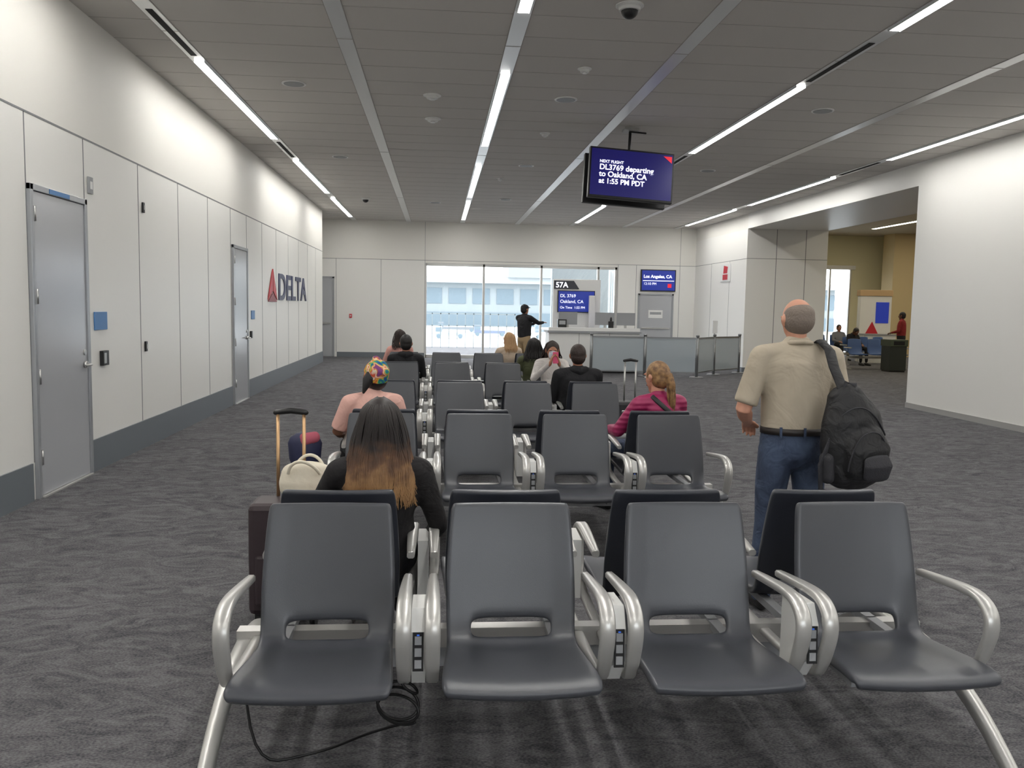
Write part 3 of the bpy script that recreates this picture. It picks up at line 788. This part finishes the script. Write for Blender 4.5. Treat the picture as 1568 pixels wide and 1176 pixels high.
# woman front, long ombre hair
def ombre():
    m = bpy.data.materials.new('hair_ombre'); m.use_nodes = True; nt = m.node_tree; p = nt.nodes['Principled BSDF']; p.inputs['Roughness'].default_value = .5
    tc = nt.nodes.new('ShaderNodeTexCoord'); sx = nt.nodes.new('ShaderNodeSeparateXYZ'); nt.links.new(tc.outputs['Object'], sx.inputs[0])
    no = nt.nodes.new('ShaderNodeTexNoise'); no.inputs['Scale'].default_value = 22; nt.links.new(tc.outputs['Object'], no.inputs['Vector'])
    ma = nt.nodes.new('ShaderNodeMath'); ma.operation = 'MULTIPLY_ADD'; ma.inputs[1].default_value = .2; nt.links.new(no.outputs[0], ma.inputs[0]); nt.links.new(sx.outputs[2], ma.inputs[2])
    mr = nt.nodes.new('ShaderNodeMapRange'); mr.inputs[1].default_value = .96; mr.inputs[2].default_value = 1.15; nt.links.new(ma.outputs[0], mr.inputs[0])
    cr = nt.nodes.new('ShaderNodeValToRGB'); cr.color_ramp.elements[0].color = lin((160, 122, 82)); cr.color_ramp.elements[1].color = lin((34, 27, 26)); cr.color_ramp.elements.new(.45).color = lin((98, 68, 47))
    nt.links.new(mr.outputs[0], cr.inputs[0]); nt.links.new(cr.outputs[0], p.inputs['Base Color']); return m
OMB = ombre()
person('seated_woman_long_hair', (-.24, 3.62, 0), .05, 'sit', SK3, cloth('top_black_knit', (28, 26, 28)), BLACKF, OMB, 'long',
       (((-.27, .1, .72), (-.3, .3, .66)), ((.25, -.02, .66), (.22, .16, .56))), w=.95, vox=.011, hoff=(0, .0, -.01))

# woman with colourful head wrap
def wrapmat():
    m = bpy.data.materials.new('wrap_tie_dye'); m.use_nodes = True; nt = m.node_tree; p = nt.nodes['Principled BSDF']; p.inputs['Roughness'].default_value = .8
    tc = nt.nodes.new('ShaderNodeTexCoord'); no = nt.nodes.new('ShaderNodeTexNoise'); no.inputs['Scale'].default_value = 9; no.inputs['Detail'].default_value = 1; no.inputs['Distortion'].default_value = 1.5
    nt.links.new(tc.outputs['Object'], no.inputs['Vector']); cr = nt.nodes.new('ShaderNodeValToRGB')
    E = cr.color_ramp.elements; E[0].color = lin((30, 70, 150)); E[0].position = .3; E[1].position = .38; E[1].color = lin((40, 150, 110))
    for pz, c in ((.44, (215, 185, 60)), (.5, (205, 70, 50)), (.56, (225, 222, 200)), (.61, (215, 130, 50)), (.67, (120, 60, 120))): E.new(pz).color = lin(c)
    nt.links.new(no.outputs[0], cr.inputs[0]); nt.links.new(cr.outputs[0], p.inputs['Base Color']); return m
WR = wrapmat()
def wrap_extra(e, M):
    b = B(); b.loft([((0, -.035, .015), .088, .09), ((0, -.04, .06), .091, .095), ((0, -.03, .1), .07, .078), ((0, -.02, .125), .035, .04)], WR, M=M, n=22); b.ell((.02, -.115, .05), (.05, .03, .035), WR, M); b.obj('head_wrap', e, vox=.008, smooth_it=2)
    b = B(); random.seed(3)
    for i in range(16):
        a = random.uniform(-.06, .06); b.loft([((-.05 + a * .5, -.08, .04), .012), ((-.085 + a * .4, -.095, .0), .014), ((-.085 + a * .5, -.09, -.06 + a * .6), .010)], HB, M=M, n=8)
    b.obj('braids', e)
    curve('mask_loop', [[tuple(M @ V(q)) for q in ((.06, .05, -.02), (.085, .0, .01), (.075, -.01, -.03), (.05, .04, -.06))]], .0018, M_white, e)
person('seated_woman_head_wrap', (-.48, 6.2, 0), .25, 'sit', SK2, cloth('top_pale_pink', (222, 176, 164)), BLACKF, HB, 'short',
       (((-.24, -.01, .69), (-.16, .22, .64)), ((.24, .0, .69), (.1, .22, .64))), sleeve='short', w=.96, hy=.15, hoff=(.02, 0, -.02), extra=wrap_extra)

# woman in magenta puffer
def puffer():
    m = mat('puffer_magenta', (150, 32, 84), .5); nt = m.node_tree; p = nt.nodes['Principled BSDF']
    tc = nt.nodes.new('ShaderNodeTexCoord'); wv = nt.nodes.new('ShaderNodeTexWave'); wv.bands_direction = 'Z'; wv.inputs['Scale'].default_value = 8; wv.inputs['Distortion'].default_value = 1.2
    nt.links.new(tc.outputs['Object'], wv.inputs['Vector']); bp = nt.nodes.new('ShaderNodeBump'); bp.inputs['Strength'].default_value = .25; bp.inputs['Distance'].default_value = .02
    nt.links.new(wv.outputs[1], bp.inputs['Height']); nt.links.new(bp.outputs[0], p.inputs['Normal']); return m
def puff_extra(e, M):
    b = B(); b.loft([((-.1, -.12, .97), .018, .006), ((0, -.205, .86), .018, .006), ((.1, -.205, .72), .018, .006)], M_black, side=(1, 0, 1)); b.obj('cross_strap', e)
person('seated_woman_pink_jacket', (1.62, 6.22, 0), .35, 'sit', SK1, puffer(), DENIM, HBL, 'pony',
       (((-.27, .06, .70), (-.2, .3, .68)), ((.26, .03, .70), (.12, .26, .66))), w=1.0, bulky=1.15, hy=.25, hp=-.1, hoff=(.0, .02, 0), extra=puff_extra)
person('seated_man_black_hoodie', (1.42, 8.62, 0), .1, 'sit', SK3, BLACKF, BLACKF, HD, 'short', SITARMS, w=1.15, bulky=1.15, hood=True, dz=.02, hy=-.1)
def phone_extra(e, M):
    b = B(); b.box(-.035, .035, .3, .308, .93, 1.07, mat('phone_pink', (225, 90, 130), .4)); b.obj('mobile_phone', e, bevel=.003)
    b = B(); b.loft([((0, .06, -.02), .05, .05), ((0, .065, -.055), .05, .045)], mat('mask_white', (210, 215, 225), .8), M=M); b.obj('face_mask', e, vox=.007)
person('seated_woman_with_phone', (1.43, 10.55, 0), PI, 'sit', SK3, cloth('sweater_white', (205, 200, 196)), DENIM, HD, 'bob',
       (((-.24, .06, .72), (-.05, .27, .93)), ((.24, .06, .72), (.06, .27, .93))), w=.9, vox=.014, hp=-.2, extra=phone_extra, hoff=(0, .02, -.03), hdirs=((.3, .2, 1), (-.3, .2, 1)))
person('seated_woman_olive_jacket', (1.28, 11.35, 0), 0, 'sit', SK3, cloth('jacket_olive', (80, 84, 58)), BLACKF, HB, 'bob', SITARMS, w=.92, vox=.014, hoff=(0, 0, -.02))
person('seated_woman_blonde', (1.12, 13.66, 0), .3, 'sit', SK1, cloth('top_cream', (196, 178, 158)), DENIM, mat('hair_light_blonde', (186, 150, 110), .5), 'bob', SITARMS, w=.95, vox=.014, hy=.4, hoff=(0, 0, -.02))
person('seated_man_dark_hoodie', (-.42, 11.35, 0), 0, 'sit', SK3, BLACKF, BLACKF, HB, 'short', SITARMS, w=1.08, vox=.014, hood=True)
person('seated_woman_pink_top', (-.62, 13.66, 0), .3, 'sit', SK3, cloth('top_pink', (214, 160, 150)), BLACKF, HD, 'bob', SITARMS, w=.9, vox=.014)
def cap_extra(e, M):
    b = B(); b.ell((0, -.01, .05), (.088, .1, .07), BLACKF, M); b.loft([((0, .08, .055), .06, .008), ((0, .14, .045), .05, .006)], BLACKF, M=M, side=(1, 0, 0)); b.obj('baseball_cap', e, vox=.008)
person('standing_man_pointing', (1.95, 19.2, 0), -.9, 'stand', SK3, BLACKF, KHAKI, HB, 'short',
       (((-.22, .14, 1.18), (-.05, .36, 1.24)), ((.2, .25, 1.26), (.12, .48, 1.27))), w=1.05, vox=.014, extra=cap_extra, hcurl=.15, bulky=1.1)
person('standing_person_red_top', (13.9, 24.5, 0), .8, 'stand', SK2, cloth('top_red', (140, 38, 40)), BLACKF, HB, 'short', (((-.24, .03, 1.1), (-.15, .24, 1.05)), ((.24, .03, 1.1), (.15, .24, 1.05))), vox=.016)

# ------------------------------------------------------------------ luggage
def suitcase(name, loc, rz, c, cm, w=.36, d=.24, h=.56, top=1.02, hw=.065):
    e = empty(name, loc, rz); m = mat(name + '_shell', c, .5)
    b = B(); b.box(-w / 2, w / 2, -d / 2, d / 2, .06, .06 + h, m); b.obj('shell', e, bevel=.03)
    b = B(); b.box(-w / 2 + .04, w / 2 - .04, -d / 2 - .025, -d / 2, .12, .06 + h * .55, m); b.obj('front_pocket', e, bevel=.015)
    b = B()
    for s in (-1, 1):
        b.cyl((s * hw, d / 2 - .04, .55), (s * hw, d / 2 - .04, top - .02), .009, .009, cm, 12)
        for yy in (-d / 2 + .04, d / 2 - .04): b.cyl((s * (w / 2 - .05) - .012, yy, .03), (s * (w / 2 - .05) + .012, yy, .03), .03, .03, M_black, 14); b.box(s * (w / 2 - .05) - .02, s * (w / 2 - .05) + .02, yy - .02, yy + .02, .04, .08, M_black)
    b.obj('handle_posts_and_wheels', e)
    b = B(); b.loft([((-hw - .01, d / 2 - .04, top - .01), .014), ((0, d / 2 - .04, top), .016), ((hw + .01, d / 2 - .04, top - .01), .014)], M_black, side=(0, 0, 1)); b.obj('grip', e)
    return e
BR = mat('bronze_tube', (200, 165, 125), .3, .8)
suitcase('rolling_suitcase', (-.74, 4.28, 0), 0, (56, 45, 49), BR, top=1.06)
suitcase('black_carry_on_suitcase', (2.08, 8.95, 0), 0, (34, 34, 38), M_steel, top=1.06, hw=.06)
e = empty('white_tote_bag', (-.63, 4.15, .605))
TB = mat('tote_leather', (220, 212, 194), .55, bump=.2, bscale=20)
b = B(); b.loft([((0, 0, .09), .13, .065), ((0, 0, .13), .135, .065), ((0, 0, .19), .12, .045)], TB, n=20); b.obj('bag_body', e, vox=.008)
curve('handles', [[(-.08, -.05, .18), (-.07, -.08, .26), (.02, -.09, .27), (.07, -.05, .18)], [(-.07, .05, .18), (-.03, .08, .29), (.06, .07, .26), (.08, .04, .18)]], .008, TB, e)
e = empty('navy_handbag', (-.93, 6.05, 0))
b = B(); b.loft([((0, 0, .51), .11, .09), ((0, 0, .62), .12, .08)], mat('handbag_navy', (36, 40, 72), .6), n=18); b.loft([((.0, -.05, .65), .05, .03), ((.08, -.04, .67), .04, .03)], mat('scarf_pink', (170, 84, 100), .8)); b.obj('bag_body', e)
b = B(); b.box(-.14, .14, -.12, .12, .0, .42, mat('carry_on_navy', (38, 40, 56), .6)); b.obj('carry_on_box', e, bevel=.03)

# ------------------------------------------------------------------ concourse objects
e = empty('litter_bin', (12.75, 22.8, 0))
b = B(); b.box(-.24, .24, -.24, .24, .04, .72, mat('bin_black', (40, 46, 42), .5)); b.box(-.22, .22, -.22, .22, 0, .04, M_black); b.box(-.26, .26, -.26, .26, .72, .9, mat('bin_lid', (66, 76, 60), .5)); b.box(-.16, .16, -.265, -.258, .75, .86, M_dark); b.obj('bin_body', e, bevel=.02)
e = empty('information_kiosk', (14.55, 27.3, 0), -.2)
b = B(); b.box(-.5, .5, 0, .35, 0, 2.2, M_white); b.box(-.53, .53, -.03, .38, 2.2, 2.4, mat('kiosk_sand', (190, 160, 120), .6)); b.box(.0, .42, -.02, 0, 1.3, 2.0, M_blue); b.obj('kiosk_body', e, bevel=.01)
b = B(); b.prism([(-.3, .95), (.1, .95), (-.1, 1.35)], 1, -.02, 0, M_red); b.box(-.52, .52, -.6, -.05, .9, .95, M_grey); b.box(-.5, .5, -.58, -.1, 0, .9, M_white); b.obj('kiosk_desk', e)
M_bs = mat('seat_blue', (50, 82, 134), .5)
def bluebench(x, y, rz):
    e = empty('blue_seating_row', (x, y, 0), rz)
    for c in range(3):
        b = B(); b.loft([((c * .6, -.45, .43), .22, .025), ((c * .6, -.2, .42), .23, .025), ((c * .6, -.05, .48), .22, .03), ((c * .6, 0, .65), .22, .025), ((c * .6, .04, .85), .2, .02)], M_bs, side=(1, 0, 0)); b.obj('seat_%d' % (c + 1), e)
    b = B(); b.box(-.3, 1.5, -.2, -.12, .3, .37, M_alu)
    for x_ in (-.3, 1.5): b.box(x_ - .02, x_ + .02, -.45, .15, 0, .03, M_alu); b.box(x_ - .02, x_ + .02, -.19, -.13, 0, .34, M_alu); b.box(x_ - .02, x_ + .02, -.4, .0, .6, .63, M_alu)
    b.obj('frame', e)
bluebench(13.0, 26.0, .25); bluebench(12.2, 24.0, 0); bluebench(13.2, 28.5, 0)
person('seated_person_leaning', (13.05, 25.72, 0), PI + .25, 'sit', SK2, BLACKF, BLACKF, HB, 'short', SITARMS, vox=.016, hoff=(0, .12, -.06), hp=-.5)
person('seated_person_grey_top', (13.8, 28.25, 0), PI, 'sit', SK3, cloth('top_grey', (120, 122, 128)), BLACKF, HD, 'short', SITARMS, vox=.016)

# ------------------------------------------------------------------ world, camera
w = bpy.data.worlds.new('sky'); scn.world = w; w.use_nodes = True
bg = w.node_tree.nodes['Background']; bg.inputs[0].default_value = (.91, .96, 1, 1); bg.inputs[1].default_value = 5.2

th = math.atan(117 / 1300); ps = math.atan(115 * math.cos(th) / 1300); ro = .018
F = V((math.sin(ps) * math.cos(th), math.cos(ps) * math.cos(th), -math.sin(th)))
R0 = V((math.cos(ps), -math.sin(ps), 0)); U0 = R0.cross(F)
R = R0 * math.cos(ro) + U0 * math.sin(ro); U = -R0 * math.sin(ro) + U0 * math.cos(ro)
cam = bpy.data.cameras.new('camera'); co = bpy.data.objects.new('camera', cam); col.objects.link(co)
Mx = Matrix((R, U, -F)).transposed().to_4x4(); Mx.translation = V((0, 0, 1.6)); co.matrix_world = Mx
cam.sensor_fit = 'HORIZONTAL'; cam.sensor_width = 36; cam.lens = 1300 / 1568 * 36; cam.clip_start = .05; cam.clip_end = 1500
scn.camera = co
